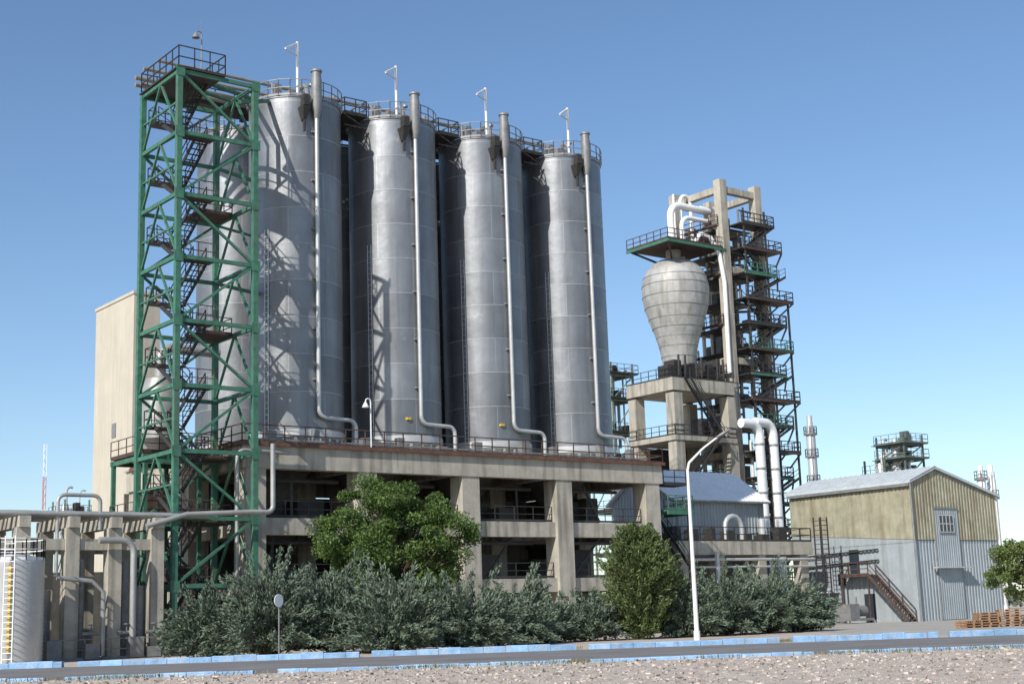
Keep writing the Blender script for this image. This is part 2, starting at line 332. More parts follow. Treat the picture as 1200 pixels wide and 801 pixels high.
# ---------------------------------------------------------------- silos
ZB,ZT,RS=13.95,36.7,3.18
for row,(b,zoff) in enumerate(((5.0,0),(13.2,.2))):
  for i in range(4):
    a=6.5+8.05*i; G=group('storage_silo'); cw=F(a,b,0); zt=ZT+zoff
    s=MB(); s.lathe((cw.x,cw.y),[(RS,ZB),(RS,zt),(RS+.06,zt),(RS+.06,zt+.1),(RS-.1,zt+.12),(1.5,zt+.5),(.02,zt+.75)],72)
    so_=s.obj('shell',SILO,G,True,loc=(cw.x,cw.y,ZB)); so_.rotation_euler=(0,0,i*1.3+row)
    s=MB(PM)
    for k in range(1,9): z=ZB+2.5*k; s.lathe((a,b),[(RS+.003,z-.03),(RS+.016,z-.025),(RS+.016,z+.025),(RS+.003,z+.03)],64)
    s.obj('weld_bands',SEAM,G,True)
    s=MB(PM)
    s.lathe((a,b),[(RS-.35,12.63),(RS-.35,13.3),(RS-.05,13.4),(RS+.05,13.5),(RS+.05,13.93),(RS,13.96)],48)
    for k in range(24):
        t=k*math.pi/12; s.beam((a+math.cos(t)*(RS-.1),b+math.sin(t)*(RS-.1),12.63),(a+math.cos(t)*(RS-.1),b+math.sin(t)*(RS-.1),13.4),.16)
    s.obj('skirt',ALU,G,True)
    s=MB(PM); n=26; ring=[(a+math.cos(2*math.pi*k/n)*(RS+.12),b+math.sin(2*math.pi*k/n)*(RS+.12),zt+.1) for k in range(n+1)]
    s.rail(ring,1.15,.8,.05); s.obj('roof_railing',STEEL,G)
    if row==0:
        s=MB(PM); px,py=a-.25,b-RS-.28
        s.tube([(px,py,38.6),(px,py,37.9)],.33,12); s.tube([(px,py,38.0),(px,py,36.0),(px,py,35.2)],[.37,.37,.17],14); s.tube([(px,py,38.5),(px,py,38.62)],.4,12)
        for k in range(6): s.box(px-.3,px+.3,py+.1,b-RS+.05,34.2-3.4*k,34.32-3.4*k)
        s.obj('vent_stack',STEEL,G,True)
        s=MB(PM); s.tube([(px,py,35.3),(px,py,15.3)]+arc((px+.6,py,15.3),.6,180,270,(1,0,0),(0,0,1),5)+[(px+2.3,py,14.65)]+arc((px+2.3,py,14.15),.5,90,0,(1,0,0),(0,0,1),4)+[(px+2.8,py,12.65)],.14,10)
        s.obj('down_pipe',ALU,G,True)
        s=MB(PM); ex,ey=a-2.95,b-1.36
        for o_ in (-.14,.14): s.beam((ex+o_*.45,ey-o_*.9,13.5),(ex+o_*.45,ey-o_*.9,27.5),.045)
        for k in range(34): z=13.8+.4*k; s.beam((ex-.06,ey+.12,z),(ex+.06,ey-.12,z),.035)
        for z in (15,18,21,24,27): s.beam((ex,ey,z),(ex+.2,ey+.1,z),.08)
        s.obj('side_ladder',ALU,G)
        s=MB(PM); dx,dy=a-1.2,b-2.55
        s.tube([(dx,dy,zt),(dx,dy,40.8)],.1,8); s.beam((dx,dy,40.7),(dx-1.2,dy-.5,39.9),.13); s.beam((dx-1.2,dy-.5,39.9),(dx,dy,39.8),.09)
        s.obj('davit_hoist',WHITE,G,True)
        s=MB(PM); hx,hy=a-1.1,b-RS-.12
        s.add([(hx-.3,hy-.4,35.9),(hx+.3,hy-.4,35.9),(hx+.3,hy+.4,35.9),(hx-.3,hy+.4,35.9),(hx-.1,hy-.05,35.0),(hx+.1,hy-.05,35.0),(hx+.1,hy+.3,35.0),(hx-.1,hy+.3,35.0)],[(0,1,2,3),(0,4,5,1),(1,5,6,2),(2,6,7,3),(3,7,4,0)])
        s.box(hx-.06,hx+.06,hy-.1,hy+.1,34.2,35.0); s.box(hx-.22,hx+.22,hy-.4,hy+.1,35.95,36.7)
        s.obj('sampling_hopper',DARK,G)
        if i in(1,2):
            s=MB(PM); s.box(a-1.2,a-.9,b-RS-.02,b-RS+.3,15.0,15.16); s.obj('yellow_label',YEL,G)
        s=MB(PM)
        s.tube([(a+1.9,b+1,zt+.4),(a+1.9,b+1,zt+2.8)],.04,6); s.lathe((a+1.9,b+1),[(.02,zt+2.95),(.2,zt+2.85),(.22,zt+2.7),(.02,zt+2.65)],10)
        s.box(a-.6,a+.4,b-.5,b+.6,zt+.5,zt+1.5); s.tube([(a+1,b,zt+.3),(a+1,b,zt+1.8)]+arc((a+1,b+.6,zt+1.8),.6,180,0,(0,1,0),(0,0,1),5)+[(a+1,b+1.2,zt+.3)],.18,8)
        s.tube([(a-2,b-.5,zt+.3),(a-2,b-.5,zt+1.6)],.12,8); s.box(a-2.4,a-1.9,b-1.6,b-1.2,zt+.4,zt+1.2)
        s.obj('roof_equipment',STEEL,G,True)
TG=group('silo_top_gallery')
s=MB(PM)
s.box(-1,33.5,8.3,9.9,37.35,37.5)
for a in range(0,34,4): s.beam((a+.5,9.1,36.9),(a+.5,9.1,37.4),.3)
s.rail([(-1,8.3,37.5),(33.5,8.3,37.5)],1.1,1.5,.06); s.rail([(-1,9.9,37.5),(33.5,9.9,37.5)],1.1,1.5,.06)
for i in range(3):
    a=10.5+8.05*i; s.box(a-.9,a+.9,3.4,8.2,36.8,36.9); s.rail([(a-.9,8.2,36.9),(a-.9,3.4,36.9),(a+.9,3.4,36.9),(a+.9,8.2,36.9)],1.1,1.,.06); s.beam((a-.9,3.5,36),(a+.9,3.5,36),.1); s.beam((a-.9,3.5,36.8),(a+.9,3.5,36.0),.08)
s.obj('catwalk',DARK,TG)
s=MB(PM)
for k,(bb,z,rr) in enumerate(((8.0,38.1,.17),(7.7,37.6,.14),(8.1,38.9,.14),(10.2,38.5,.17),(7.2,39.3,.12))):
    s.tube([(-4+k*.3,bb,z),(10,bb,z),(20,bb+.05,z),(34-k*.8,bb,z)],rr,8)
for i in range(4):
    a=6.5+8.05*i
    for k in range(3): s.tube([(a+1+k*.5,8.0,38.1),(a+1+k*.5,7.2,38.6),(a+.6+k*.3,6,38.2),(a+.3,5.4,37.4)],.11,8)
    s.box(a+3.5,a+4.2,7,7.6,37.5,38.6); s.tube([(a+4.5,7.3,37.5),(a+4.5,7.3,39.6)],.15,8)
s.obj('conveying_pipes',mat('weathered_pipe',(.27,.24,.20),.6,.2,var=.25),TG,True)

# ---------------------------------------------------------------- green stair tower
T=group('green_steel_stair_tower'); a0,a1,b0,b1=-5.4,-.3,-2.1,3.3; H=34.9; n=9; dz=H/n
s=MB(PM)
for a in (a0,a1):
    for b in (b0,b1): s.beam((a,b,0),(a,b,H),.33)
for i in range(1,n+1):
    z=dz*i
    for p,q in (((a0,b0),(a1,b0)),((a1,b0),(a1,b1)),((a1,b1),(a0,b1)),((a0,b1),(a0,b0))): s.beam((*p,z),(*q,z),.18,.24)
s.obj('legs_and_girts',GREEN,T)
s=MB(PM)
for i in range(n):
    z0=dz*i;z1=z0+dz
    if i%2: s.beam((a0,b0,z0),(a1,b0,z1),.15)
    else: s.beam((a1,b0,z0),(a0,b0,z1),.15)
    if i%2: s.beam((a1,b1,z0),(a0,b1,z1),.15)
    else: s.beam((a0,b1,z0),(a1,b1,z1),.15)
    for a in (a0,a1):
        m_=(b0+b1)/2
        s.beam((a,b0,z0),(a,m_,z1),.13); s.beam((a,b1,z0),(a,m_,z1),.13)
    s.beam((a0,b0,z0+dz*.5),(a0,b1,z0+dz*.5),.11)
    for (a,b) in ((a0,b0),(a1,b0)): s.box(a-.28,a+.28,b-.2,b-.17,z1-.35,z1+.3)
s.obj('bracing',GREEN,T)
s=MB(PM); 
for i in range(n):
    z=dz*i; h=dz/2
    s.stair((-4.5,-1.1,z+.05),(-4.5,2.0,z+h),.85,(1,0,0)); s.stair((-3.5,2.0,z+h),(-3.5,-1.1,z+dz),.85,(1,0,0))
    s.box(-5.1,-2.9,2.0,3.1,z+h-.08,z+h); s.box(-5.1,-2.9,-2.0,-1.1,z+dz-.08,z+dz)
    s.rail([(-5.1,2,z+h),(-5.1,3.1,z+h),(-2.9,3.1,z+h)],1.05,1.1,.05)
s.obj('stairs',DARK,T)
s=MB(PM)
for i in range(1,n): z=dz*i; s.rail([(-5.1,-1.1,z),(-5.1,-2,z),(-2.9,-2,z)],1.05,1.1,.05)
for z in (dz*2,dz*3,dz*5,dz*7): s.box(-2.8,-.5,.6,2.8,z-.06,z+.02); s.rail([(-2.9,.6,z),(-.5,.6,z),(-.5,2.9,z)],1.05,1.1,.05)
s.obj('landing_rails',DRUST,T)
s=MB(PM); s.box(a0-.2,-2.4,b0-.2,b1+.2,H+.16,H+.26); s.rail([(a0-.1,b0-.1,H+.2),(-2.4,b0-.1,H+.2),(-2.4,b1,H+.2),(a0-.1,b1+.1,H+.2),(a0-.1,b0-.1,H+.2)],1.4,1.0,.06)
s.obj('top_landing',DARK,T)
s=MB(PM); s.tube([(-3.2,-.5,H),(-3.2,-.5,H+3.4)]+arc((-3.4,-.5,H+3.4),.2,0,180,(1,0,0),(0,0,1),4),.045,6); s.lathe((-3.6,-.5),[(.02,H+3.5),(.12,H+3.4),(.25,H+3.1),(.02,H+3.05)],12); s.tube([(-3.2,-.5,H+3.4),(-3.2,-.5,H+4.4)],.025,5); s.obj('top_light',STEEL,T,True)
s=MB(PM)
s.beam((a1,0,H-.3),(3.6,3.5,H+1.6),.25); s.tube([(a1-2,.5,H+.7),(1,1.8,H+.9),(4.2,6.5,H+2.6)],.16,8); s.tube([(a1-2,1.4,H+.4),(1,2.6,H+.6),(4.2,7.3,H+2.9)],.12,8)
s.beam((a1,b1,dz*8),(3.4,4.6,dz*8),.2); s.beam((a1,b1,dz*6),(3.4,4.6,dz*6),.2); s.beam((a1,b1,dz*7),(3.4,4.6,dz*7),.14)
s.obj('bridge_to_silos',GREEN,T,True)

Q=group('steel_access_deck'); s=MB(PM)
for (x,y) in ((-4.6,4),(-4.6,9),(-1,4),(-1,9)): s.beam((x,y,0),(x,y,12),.25)
for z in (4.0,7.9,12): s.beam((-4.8,4,z),(0,4,z),.2,.3); s.beam((-4.8,9,z),(0,9,z),.2,.3); s.beam((-4.6,4,z),(-4.6,9,z),.2,.3)
s.obj('frame',GREEN,Q)
s=MB(PM)
for z in (4.1,8.1,12.2): s.box(-4.8,-.3,4,9,z,z+.08); s.rail([(-4.8,9,z+.08),(-4.8,4,z+.08),(-.4,4,z+.08)],1.1,1.2,.05)
for k in range(5): x=random.uniform(-4,-1); s.box(x-.4,x+.4,5,6,4.2 if k%2 else 8.2,random.uniform(5,5.8) if k%2 else random.uniform(9,10))
s.obj('decks_and_rails',DRUST,Q)
s=MB(PM); s.lathe((-2.6,6.5),[(.3,12.4),(1.2,13.4),(1.2,16.5),(.9,17.3),(.02,17.6)],28); s.tube([(-2.6,6.5,17.4),(-2.6,6.5,18.6)]+arc((-1.8,6.5,18.6),.8,180,90,(1,0,0),(0,0,1),5)+[(1.5,6.5,19.4)],.35,12)
s.tube([(-.9,-1,1),(-.9,-1,11.5)]+arc((-.4,-1,11.5),.5,180,90,(1,0,0),(0,0,1),4)+[(3,-.4,12)],.12,10)
s.obj('dust_collector_and_ducts',mat('dull_duct',(.34,.34,.32),.5,.3),Q,True)

# ---------------------------------------------------------------- left pipe rack
K=group('pipe_rack'); s=MB(PM)
for a in (-23,-17,-14.2,-11.5,-9.1,-6.6):
    for b in (-2.2,1.8): s.box(a-.38,a+.38,b-.38,b+.38,0,7.1)
    s.box(a-.3,a+.3,-2.8,2.4,7.102,7.7)
for p,q in ((-23,-17),(-17,-14.2),(-14.2,-11.5),(-11.5,-9.1),(-9.1,-6.6)):
    for b in (-2.2,1.8): s.box(p+.382,q-.382,b-.25,b+.25,5.9,6.5)
s.obj('concrete_frame',CONC,K)
s=MB(PM)
for k,(b,rr) in enumerate(((-2.4,.13),(-1.7,.18),(-.9,.12),(-.3,.16),(.5,.22),(1.3,.14),(2,.18))):
    s.tube([(-30,b,7.72+rr),(-3.5+.5*k,b,7.72+rr)],rr,10)
a,b=-12.3,-1.7
s.tube([(a,b-.6,4.5),(a,b-.6,8.5)]+arc((a+.4,b-.6,8.5),.4,180,90,(1,0,0),(0,0,1),4)+[(a+2.0,b-.6,8.9)]+arc((a+2.0,b-.6,8.5),.4,90,0,(1,0,0),(0,0,1),4)+[(a+2.4,b-.6,7)],.11,10)
s.tube([(-8.2,-3,.2),(-8.2,-3,5.7)]+arc((-8.9,-3,5.7),.7,0,90,(1,0,0),(0,0,1),5)+[(-10.2,-3,6.4)],.18,12)
s.tube([(-7.4,-2.8,7.2),(-5,-2.8,7.9),(-.9,-2.9,8.1),(.1,-2.9,8.1)]+arc((.1,-2.9,8.5),.4,270,360,(1,0,0),(0,0,1),4)+[(.5,-2.9,12.2)],.15,10)
s.tube([(-9.9,-3,.2),(-9.9,-3,3.6),(-10.6,-3,4.2),(-12.5,-3,4.4)],.13,10)
s.obj('pipes',mat('pipe_cladding',(.36,.36,.34),.5,.3,var=.2),K,True)
s=MB(PM)
for a in (-10.5,-8,-12.6,-7,-5.9): s.tube([(a,-1.2,0),(a,-1.2,random.uniform(3,5.5))],random.uniform(.2,.45),12); s.box(a-.4,a+.4,-3.2,-2.6,.05,random.uniform(.5,1.2))
for a in (-11,-9,-7.4): s.tube([(a,-2.9,1.4),(a+1.2,-2.9,1.4)],.1,8); s.lathe((a+.5,-2.9),[(.02,1.9),(.2,1.88),(.2,1.84),(.02,1.82)],12); s.tube([(a+.5,-2.9,1.4),(a+.5,-2.9,1.9)],.04,6)
s.rail([(-13.8,-2.9,0),(-6.4,-2.9,0)],1.1,1.4,.05)
s.obj('pumps_and_filters',STEEL,K,True)
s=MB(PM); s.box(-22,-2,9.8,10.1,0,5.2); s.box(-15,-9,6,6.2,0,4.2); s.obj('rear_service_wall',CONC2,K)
tk=group('insulated_tank'); cw=Vector((-26.2,74,0)); s=MB()
prof=[(1.65,0)]
for k in range(26): z=.2*k; prof+=[(1.65,z+.02),(1.68,z+.1)]
prof+=[(1.65,5.2),(1.2,5.45),(.02,5.6)]; s.lathe((cw.x,cw.y),prof,40); s.obj('shell',ALU,tk,True)
s=MB(); ring=[(cw.x+1.65*math.cos(t*math.pi/8),cw.y+1.65*math.sin(t*math.pi/8),5.2) for t in range(17)]; s.rail(ring,1.1,.7,.05)
for dx in(-.25,.25): s.beam((cw.x+.6+dx,cw.y-1.9,.1),(cw.x+.6+dx,cw.y-1.9,6.4),.05)
for k in range(20): s.beam((cw.x+.35,cw.y-1.9,.3+.3*k),(cw.x+.85,cw.y-1.9,.3+.3*k),.04)
s.obj('railing_and_ladder',WHITE,tk); s=MB(); s.box(cw.x+.5,cw.x+.62,cw.y-1.72,cw.y-1.66,.6,5.0); s.obj('level_gauge',YEL,tk)

B=group('concrete_tower_building'); s=MB(PM); s.box(13.8,16.5,50.1,59.8,0,33.6); s.obj('walls',CONCL,B)
s=MB(PM); s.box(13.7,16.6,50.0,59.9,33.602,33.9); s.obj('parapet',CONCL,B)
s=MB(PM); s.box(13.74,13.797,54,55,20,21.4); s.obj('wall_vent',STEEL,B)

# ---------------------------------------------------------------- reactor structure
RG=group('reactor_tower')
s=MB(PM)
ax,bx=(70.2,75.7),(25.,32.)
for a in ax:
    for b in bx: s.box(a-.5,a+.5,b-.5,b+.5,0,47.6)
lv=[8,13,18,23,28,33,38,43]
for z in [47.0]+lv[::2]:
    s.box(ax[0]+.502,ax[1]-.502,bx[0]-.35,bx[0]+.35,z-.8,z-.1); s.box(ax[0]+.502,ax[1]-.502,bx[1]-.35,bx[1]+.35,z-.8,z-.1)
    s.box(ax[0]-.35,ax[0]+.35,bx[0]+.502,bx[1]-.502,z-.8,z-.1); s.box(ax[1]-.35,ax[1]+.35,bx[0]+.502,bx[1]-.502,z-.8,z-.1)
for a in (61.2,69.0):
    for b in (24.7,30.4): s.box(a-.6,a+.6,b-.6,b+.6,0,23.4)
for z in (24.9,19.0,13.5):
    s.box(60.4,69.4,24.0,31.0,z-1.3 if z>20 else z-.5,z)
s.obj('concrete_frame',CONC,RG)
s=MB(PM); fl=MB(PM); gr=MB(PM); pp=MB(PM); dk=MB(PM)
zs=[4+2.75*i for i in range(15)]
for k,z in enumerate(zs):
    w1=(76.2,77.6,76.8,78.1)[k%4] if z<36 else 75.8+(k%2)
    s.box(70.9,w1,22.6,24.9,z-.12,z)
    (s if k%3 else gr).rail([(70.7,22.6,z),(w1,22.6,z),(w1,24.9,z)],1.1,1.0,.08)
    if z<42:
        if k%2: s.stair((71.6,23,z),(w1-1,23,z+2.75),.9,(0,1,0))
        else: s.stair((w1-1,23.8,z),(71.8,23.8,z+2.75),.9,(0,1,0))
        s.beam((w1,22.6,z-.1),(75.7,22.6,z-1.8),.14); s.beam((w1,24.9,z-.1),(75.7,24.9,z-1.8),.14)
    s.box(70.75,75.15,25.55,31.4,z-.12,z)
    if k%2==0:
        fl.rail([(69.5,31.5,z),(69.5,25.0,z)],1.1,1.2,.07); fl.box(69.3,69.69,25.2,31,z-.1,z)
        if k%4==0: gr.beam((70.6,22.45,z-.2),(w1-.2,22.45,z-.2),.18,.22)
        else: s.beam((70.6,22.45,z-.2),(w1-.2,22.45,z-.2),.18,.22)
    else: fl.beam((70.6,22.45,z-.2),(w1-.2,22.45,z-.2),.18,.22)
    for q in range(6):
        x=random.uniform(71,75);y=random.uniform(25.8,31); w_=random.uniform(.2,.8); dk.box(x-w_,x+w_,y-.4,y+.4,z,z+random.uniform(.7,2.4))
    for q in range(2):
        x=random.uniform(71,74); dk.tube([(x,25.2,z+.5),(x,25.2,z+2.2),(x+1.5,25.3,z+2.2)],.13,8)
    dk.tube([(70.8,25.3+random.uniform(0,4),z+2),(75.2,25.3+random.uniform(0,4),z+2)],.14,8)
s.beam((77.3,22.7,0),(77.3,22.7,34),.18); s.beam((74.3,22.6,0),(74.3,22.6,44),.18); s.beam((71,22.6,0),(71,22.6,44),.16)
s.obj('stairs_and_floors',DARK,RG); fl.obj('floor_railings',DRUST,RG); gr.obj('green_railings',GREEN,RG); dk.obj('tower_equipment',mat('weathered_equipment',(.17,.165,.155),.6,.2,var=.35),RG,True)
for k in range(14):
    x=random.uniform(70.8,75.4); y=random.uniform(24.9,31.5); z0=random.uniform(4,25); z1=z0+random.uniform(8,20); pp.tube([(x,y,z0),(x,y,min(z1,46))],random.uniform(.1,.26),10)
pp.tube([(72.5,28,38)]+[(72.5,28,44)]+arc((71.5,28,44),1,0,90,(1,0,0),(0,0,1),5)+[(70,28,45)],.4,12)
pp.tube([(64.6,27.2,40.5),(64.6,27.2,43.2)]+arc((66.0,27.2,43.2),1.4,180,90,(1,0,0),(0,0,1),6)+[(70.5,27.2,44.6)],.38,14)
pp.tube([(65.6,26.6,40),(65.6,26.6,42.0)]+arc((66.8,26.6,42.0),1.2,180,90,(1,0,0),(0,0,1),6)+[(69.8,26.6,43.2)],.25,12)
pp.tube([(66.5,25.8,40.0),(67.2,25.5,41.2),(68.4,25.2,41.0),(69.3,24.8,39.0),(69.6,24.6,36),(69.4,24.5,26)],.25,12)
pp.tube([(67,29,38),(67,29,46.5)],.14,10); pp.tube([(68.5,29.5,38),(68.5,29.5,46)]+arc((69.3,29.5,46),.8,180,0,(1,0,0),(0,0,1),6)+[(70.1,29.5,40)],.22,10)
for q,(x,zt_) in enumerate(((69.8,20.2),(71.9,20.4))):
    pp.tube([(x-2.6,21.3,zt_),(x-1.2,21.3,zt_)]+arc((x-1.2,21.3,zt_-1.2),1.2,90,0,(1,0,0),(0,0,1),6)+[(x,21.3,9),(x,21.3,2)],.5,14)
pp.obj('process_pipes',WHITE,RG,True)
s=MB(PM)
for zz in (18,15.5,13,10.5): 
    for x in (69.8,71.9): s.tube([(x,21.3,zz),(x,21.3,zz+.18)],.56,14)
s.obj('pipe_flanges',STEEL,RG,True)
s=MB(PM)
s.lathe((65.3,27.8),[(.6,24.9),(1.4,25.5),(1.7,26.1),(1.82,27.6),(2.05,29.0),(2.45,30.4),(2.95,31.8),(3.38,33.2),(3.6,34.6),(3.6,35.6),(3.42,36.5),(3.05,37.3),(2.45,37.95),(1.7,38.4),(.8,38.6),(.8,39.6),(.02,39.7)],56)
vs_mat=mat('vessel_cladding',(.40,.395,.37),.55,.2,var=.22,scale=.8,streak=.65,scol=(.2,.165,.12)); s.obj('hopper_vessel',vs_mat,RG,True)
s=MB(PM)
for z,r_ in ((26.9,1.77),(27.9,1.88),(29.0,2.06),(30.0,2.33),(31.0,2.68),(32.0,3.02),(33.2,3.39),(34.4,3.58),(35.6,3.61),(36.5,3.43)): s.lathe((65.3,27.8),[(r_-.03,z-.04),(r_+.025,z-.03),(r_+.025,z+.03),(r_-.03,z+.04)],48)
s.obj('vessel_bands',STEEL,RG,True)
s=MB(PM); s.box(61.5,70,24.6,31,39.7,39.85); s.rail([(70,24.6,39.85),(61.5,24.6,39.85),(61.5,31,39.85)],1.1,1.1,.07)
for p in ((61.7,24.8),(61.7,30.8)): s.beam((p[0],p[1],39.7),(65.3,27.8,37.5),.2)
s.obj('vessel_top_deck',DRUST,RG)
s=MB(PM); s.beam((61.4,24.5,39.6),(70,24.5,39.6),.12,.3); s.beam((61.4,24.5,39.6),(61.4,31,39.6),.12,.3); s.obj('vessel_deck_edge',GREEN,RG)
s=MB(PM)
for z in (24.9,19.0,13.5): s.rail([(69.4,24.05,z),(60.45,24.05,z),(60.45,31,z)],1.1,1.2,.06)
for k in range(14): x=random.uniform(61,68.5); zz=random.choice((13.52,19.02,24.92)); s.box(x-.5,x+.5,24.8,26.3,zz,zz+random.uniform(1,2.2)); s.tube([(x+.8,24.5,zz),(x+.8,24.5,zz+2.5)],.12,8)
s.stair((61,23.4,13.5),(66,23.4,19),.8,(0,1,0)); s.stair((66.5,23.4,19),(62,23.4,24.9),.8,(0,1,0))
s.box(60.8,69,30.6,30.8,8,13); s.box(60.8,69,30.6,30.8,14,18.4)
s.obj('lower_railings_and_gear',DARK,RG)

def process_frame(name,a,b,w,d,h,lev,vess=1,seed=0):
    G=group(name); rr=random.Random(seed); s=MB(PM); t=MB(PM); p=MB(PM)
    for x in(a,a+w):
        for y in (b,b+d): s.beam((x,y,0),(x,y,h),.2)
    for z in lev:
        for P_,Q_ in (((a,b),(a+w,b)),((a+w,b),(a+w,b+d)),((a+w,b+d),(a,b+d)),((a,b+d),(a,b))): s.beam((*P_,z),(*Q_,z),.16,.2)
        t.box(a-.5,a+w+.5,b-.5,b+d+.5,z+.13,z+.2); t.rail([(a-.5,b+d,z+.2),(a-.5,b-.5,z+.2),(a+w+.5,b-.5,z+.2),(a+w+.5,b+d,z+.2)],1.1,1.2,.05)
        for k in range(3): x=rr.uniform(a+.5,a+w-.5); t.box(x-.3,x+.3,b+.4,b+1.4,z+.2,z+rr.uniform(.8,1.8))
    for z0,z1 in zip([0]+lev[:-1],lev): s.beam((a,b,z0),(a+w,b,z1),.12); s.beam((a,b+d,z0),(a,b,z1),.12)
    for k in range(vess):
        x=a+w*(k+.6)/(vess+.3); r_=.55; z0=lev[0]; p.lathe((x,b+d/2),[(.1,z0),(r_,z0+.5),(r_,h-1),(r_*.6,h-.4),(.05,h-.3)],18)
    for k in range(7):
        x=rr.uniform(a,a+w); y=rr.uniform(b-.3,b+d); z1=rr.uniform(h*.6,h+1.3); p.tube([(x,y,z1-rr.uniform(5,12)),(x,y,z1)]+arc((x+.5,y,z1),.5,180,60,(1,0,0),(0,0,1),4),rr.uniform(.08,.2),8)
    s.obj('steel_frame',PALEGREEN if seed%2 else GREY_G,G); t.obj('decks_and_railings',GREY_G if seed==2 else DARK,G); p.obj('vessels_and_pipes',ALU,G,True)
def ab(X,Y): v=PM.inverted()@Vector((X,Y,0)); return v.x,v.y
a,b=ab(11.5,165); process_frame('process_structure',a,b,3.4,4,30.5,[8,13,18,22,26,29],1,1)
a,b=ab(46.5,170); process_frame('process_structure',a,b,3.6,4,21.4,[6,11,16,18.4,20.2],2,2)
a,b=ab(44.3,171); process_frame('process_structure',a,b,2.2,3,18.6,[6,12,16.6],1,2)
a,b=ab(-54,170); process_frame('process_structure',a,b,3,4,17,[6,11,15],2,3)
a,b=ab(-47,185); process_frame('process_structure',a,b,3,4,18,[6,11,16],1,5)
def stack(name,X,Y,r_,h,m,rings):
    G=group(name); s=MB(); s.lathe((X,Y),[(r_*1.15,0),(r_,3),(r_,h-2),(r_*.6,h-1.3),(r_*.6,h),(.02,h)],22); s.obj('shell',m,G,True)
    s=MB()
    for z in rings:
        s.lathe((X,Y),[(r_,z),(r_+.3,z),(r_+.3,z+.12),(r_,z+.12)],20); s.rail([(X+(r_+.25)*math.cos(k*math.pi/5),Y+(r_+.25)*math.sin(k*math.pi/5),z+.1) for k in range(11)],1,.8,.06)
    for dx in (-.2,.2): s.beam((X+dx,Y-r_-.25,1),(X+dx,Y-r_-.25,h-1),.06)
    s.obj('ladder_and_platforms',STEEL,G)
stack('slender_column',39.6,190,.62,26.6,ALU,[24,21,17.5])
stack('white_stack',58.6,180,.55,18.2,WHITE,[16.4]); stack('white_stack',60.2,181,.55,18.4,WHITE,[14])
G=group('radio_mast')
for m_,ks in ((REDP,(0,2,4)),(WHITE,(1,3,5))):
    s=MB()
    for k in ks:
        z0=4.6*k; 
        for t in (0,2.09,4.19): s.beam((-66.5+.25*math.cos(t),200+.25*math.sin(t),z0),(-66.5+.25*math.cos(t),200+.25*math.sin(t),z0+4.6),.06)
        for j in range(4): s.beam((-66.75,200,z0+1.15*j),(-66.3,200.2,z0+1.15*j+1.1),.05)
    s.obj('mast_section',m_,G)

# ---------------------------------------------------------------- white-roofed shed on concrete deck
W=group('white_roofed_shed'); sa0,sa1,sb0,sb1=47.2,58.7,11.3,19.1; ez,rz=11.3,14.0
s=MB(PM); s.corr((sa0,sb0),(sa1,sb0),0,ez,.4,.06); s.corr((sa1,sb0),(sa1,sb1),0,lambda t:ez+(rz-ez)*(1-abs(2*t-1)),.4); s.corr((sa1,sb1),(sa0,sb1),0,ez,.4); s.corr((sa0,sb1),(sa0,sb0),0,lambda t:ez+(rz-ez)*(1-abs(2*t-1)),.4)
s.obj('sheet_walls',BLUECOR,W)
s=MB(PM); mb=(sb0+sb1)/2; o=.5
for y0,z0,y1,z1 in ((sb0-o,ez-.3,mb,rz),(sb1+o,ez-.3,mb,rz)):
    s.add([(sa0-o,y0,z0),(sa1+o,y0,z0),(sa1+o,y1,z1),(sa0-o,y1,z1),(sa0-o,y0,z0+.12),(sa1+o,y0,z0+.12),(sa1+o,y1,z1+.12),(sa0-o,y1,z1+.12)],[(0,1,2,3),(4,5,6,7),(0,1,5,4),(1,2,6,5),(3,0,4,7)])
    x=sa0-o
    while x<sa1+o: s.beam((x,y0,z0+.14),(x,y1,z1+.14),.07,.06); x+=.6
s.obj('roof',ROOFW,W)
s=MB(PM); s.tube([(sa0+.3,sb0-.2,ez-.3),(sa0+.3,sb0-.2,7)],.07,8); s.box(sa0-.3,sa1+.3,sb0-.62,sb0-.5,ez-.4,ez-.25); s.obj('gutter',STEEL,W)
D=group('concrete_loading_deck'); s=MB(PM)
for a in (40.8,45,50,55.2):
    for b in (4.2,10): s.box(a-.45,a+.45,b-.45,b+.45,0,5.9)
s.box(40,56.2,3.6,11.0,5.902,7.0)
s.obj('deck_and_columns',CONC,D)
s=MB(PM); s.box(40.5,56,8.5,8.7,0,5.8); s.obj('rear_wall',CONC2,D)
s=MB(PM); s.rail([(40,11,7),(40,3.65,7),(56.1,3.65,7),(56.1,11,7)],1.15,1.3,.07)
for k in range(7): x=41+2.1*k; w_=random.uniform(.2,.5); s.box(x-w_,x+w_,4.6,5.6,7.01,7.01+random.uniform(.6,1.5))
s.obj('railing_and_boxes',DARK,D)
s=MB(PM)
s.tube([(47,5,7)]+[(47,5,8.2)]+arc((48,5,8.2),1,180,0,(1,0,0),(0,0,1),8)+[(49,5,7)],.2,12)
s.tube([(44,3.2,0),(44,3.2,6)],.2,8); s.tube([(51.5,5,7),(51.5,5,9)],.3,14); s.tube([(41,3.3,5.5),(56,3.3,5.5)],.12,8); s.tube([(41,3.2,4.9),(56,3.2,4.9)],.09,8)
s.obj('duct',ALU,D,True)
s=MB(PM)
s.box(35.55,38.2,-.2,3,9.0,9.1); s.beam((35.5,-.2,8.9),(38.2,-.2,8.9),.15,.3); s.beam((38.2,-.2,8.9),(38.2,3,8.9),.15,.3); s.rail([(35.6,-.2,9.1),(38.2,-.2,9.1),(38.2,3,9.1)],1.1,1,.06)
s.obj('green_steel_balcony',GREEN,PL)
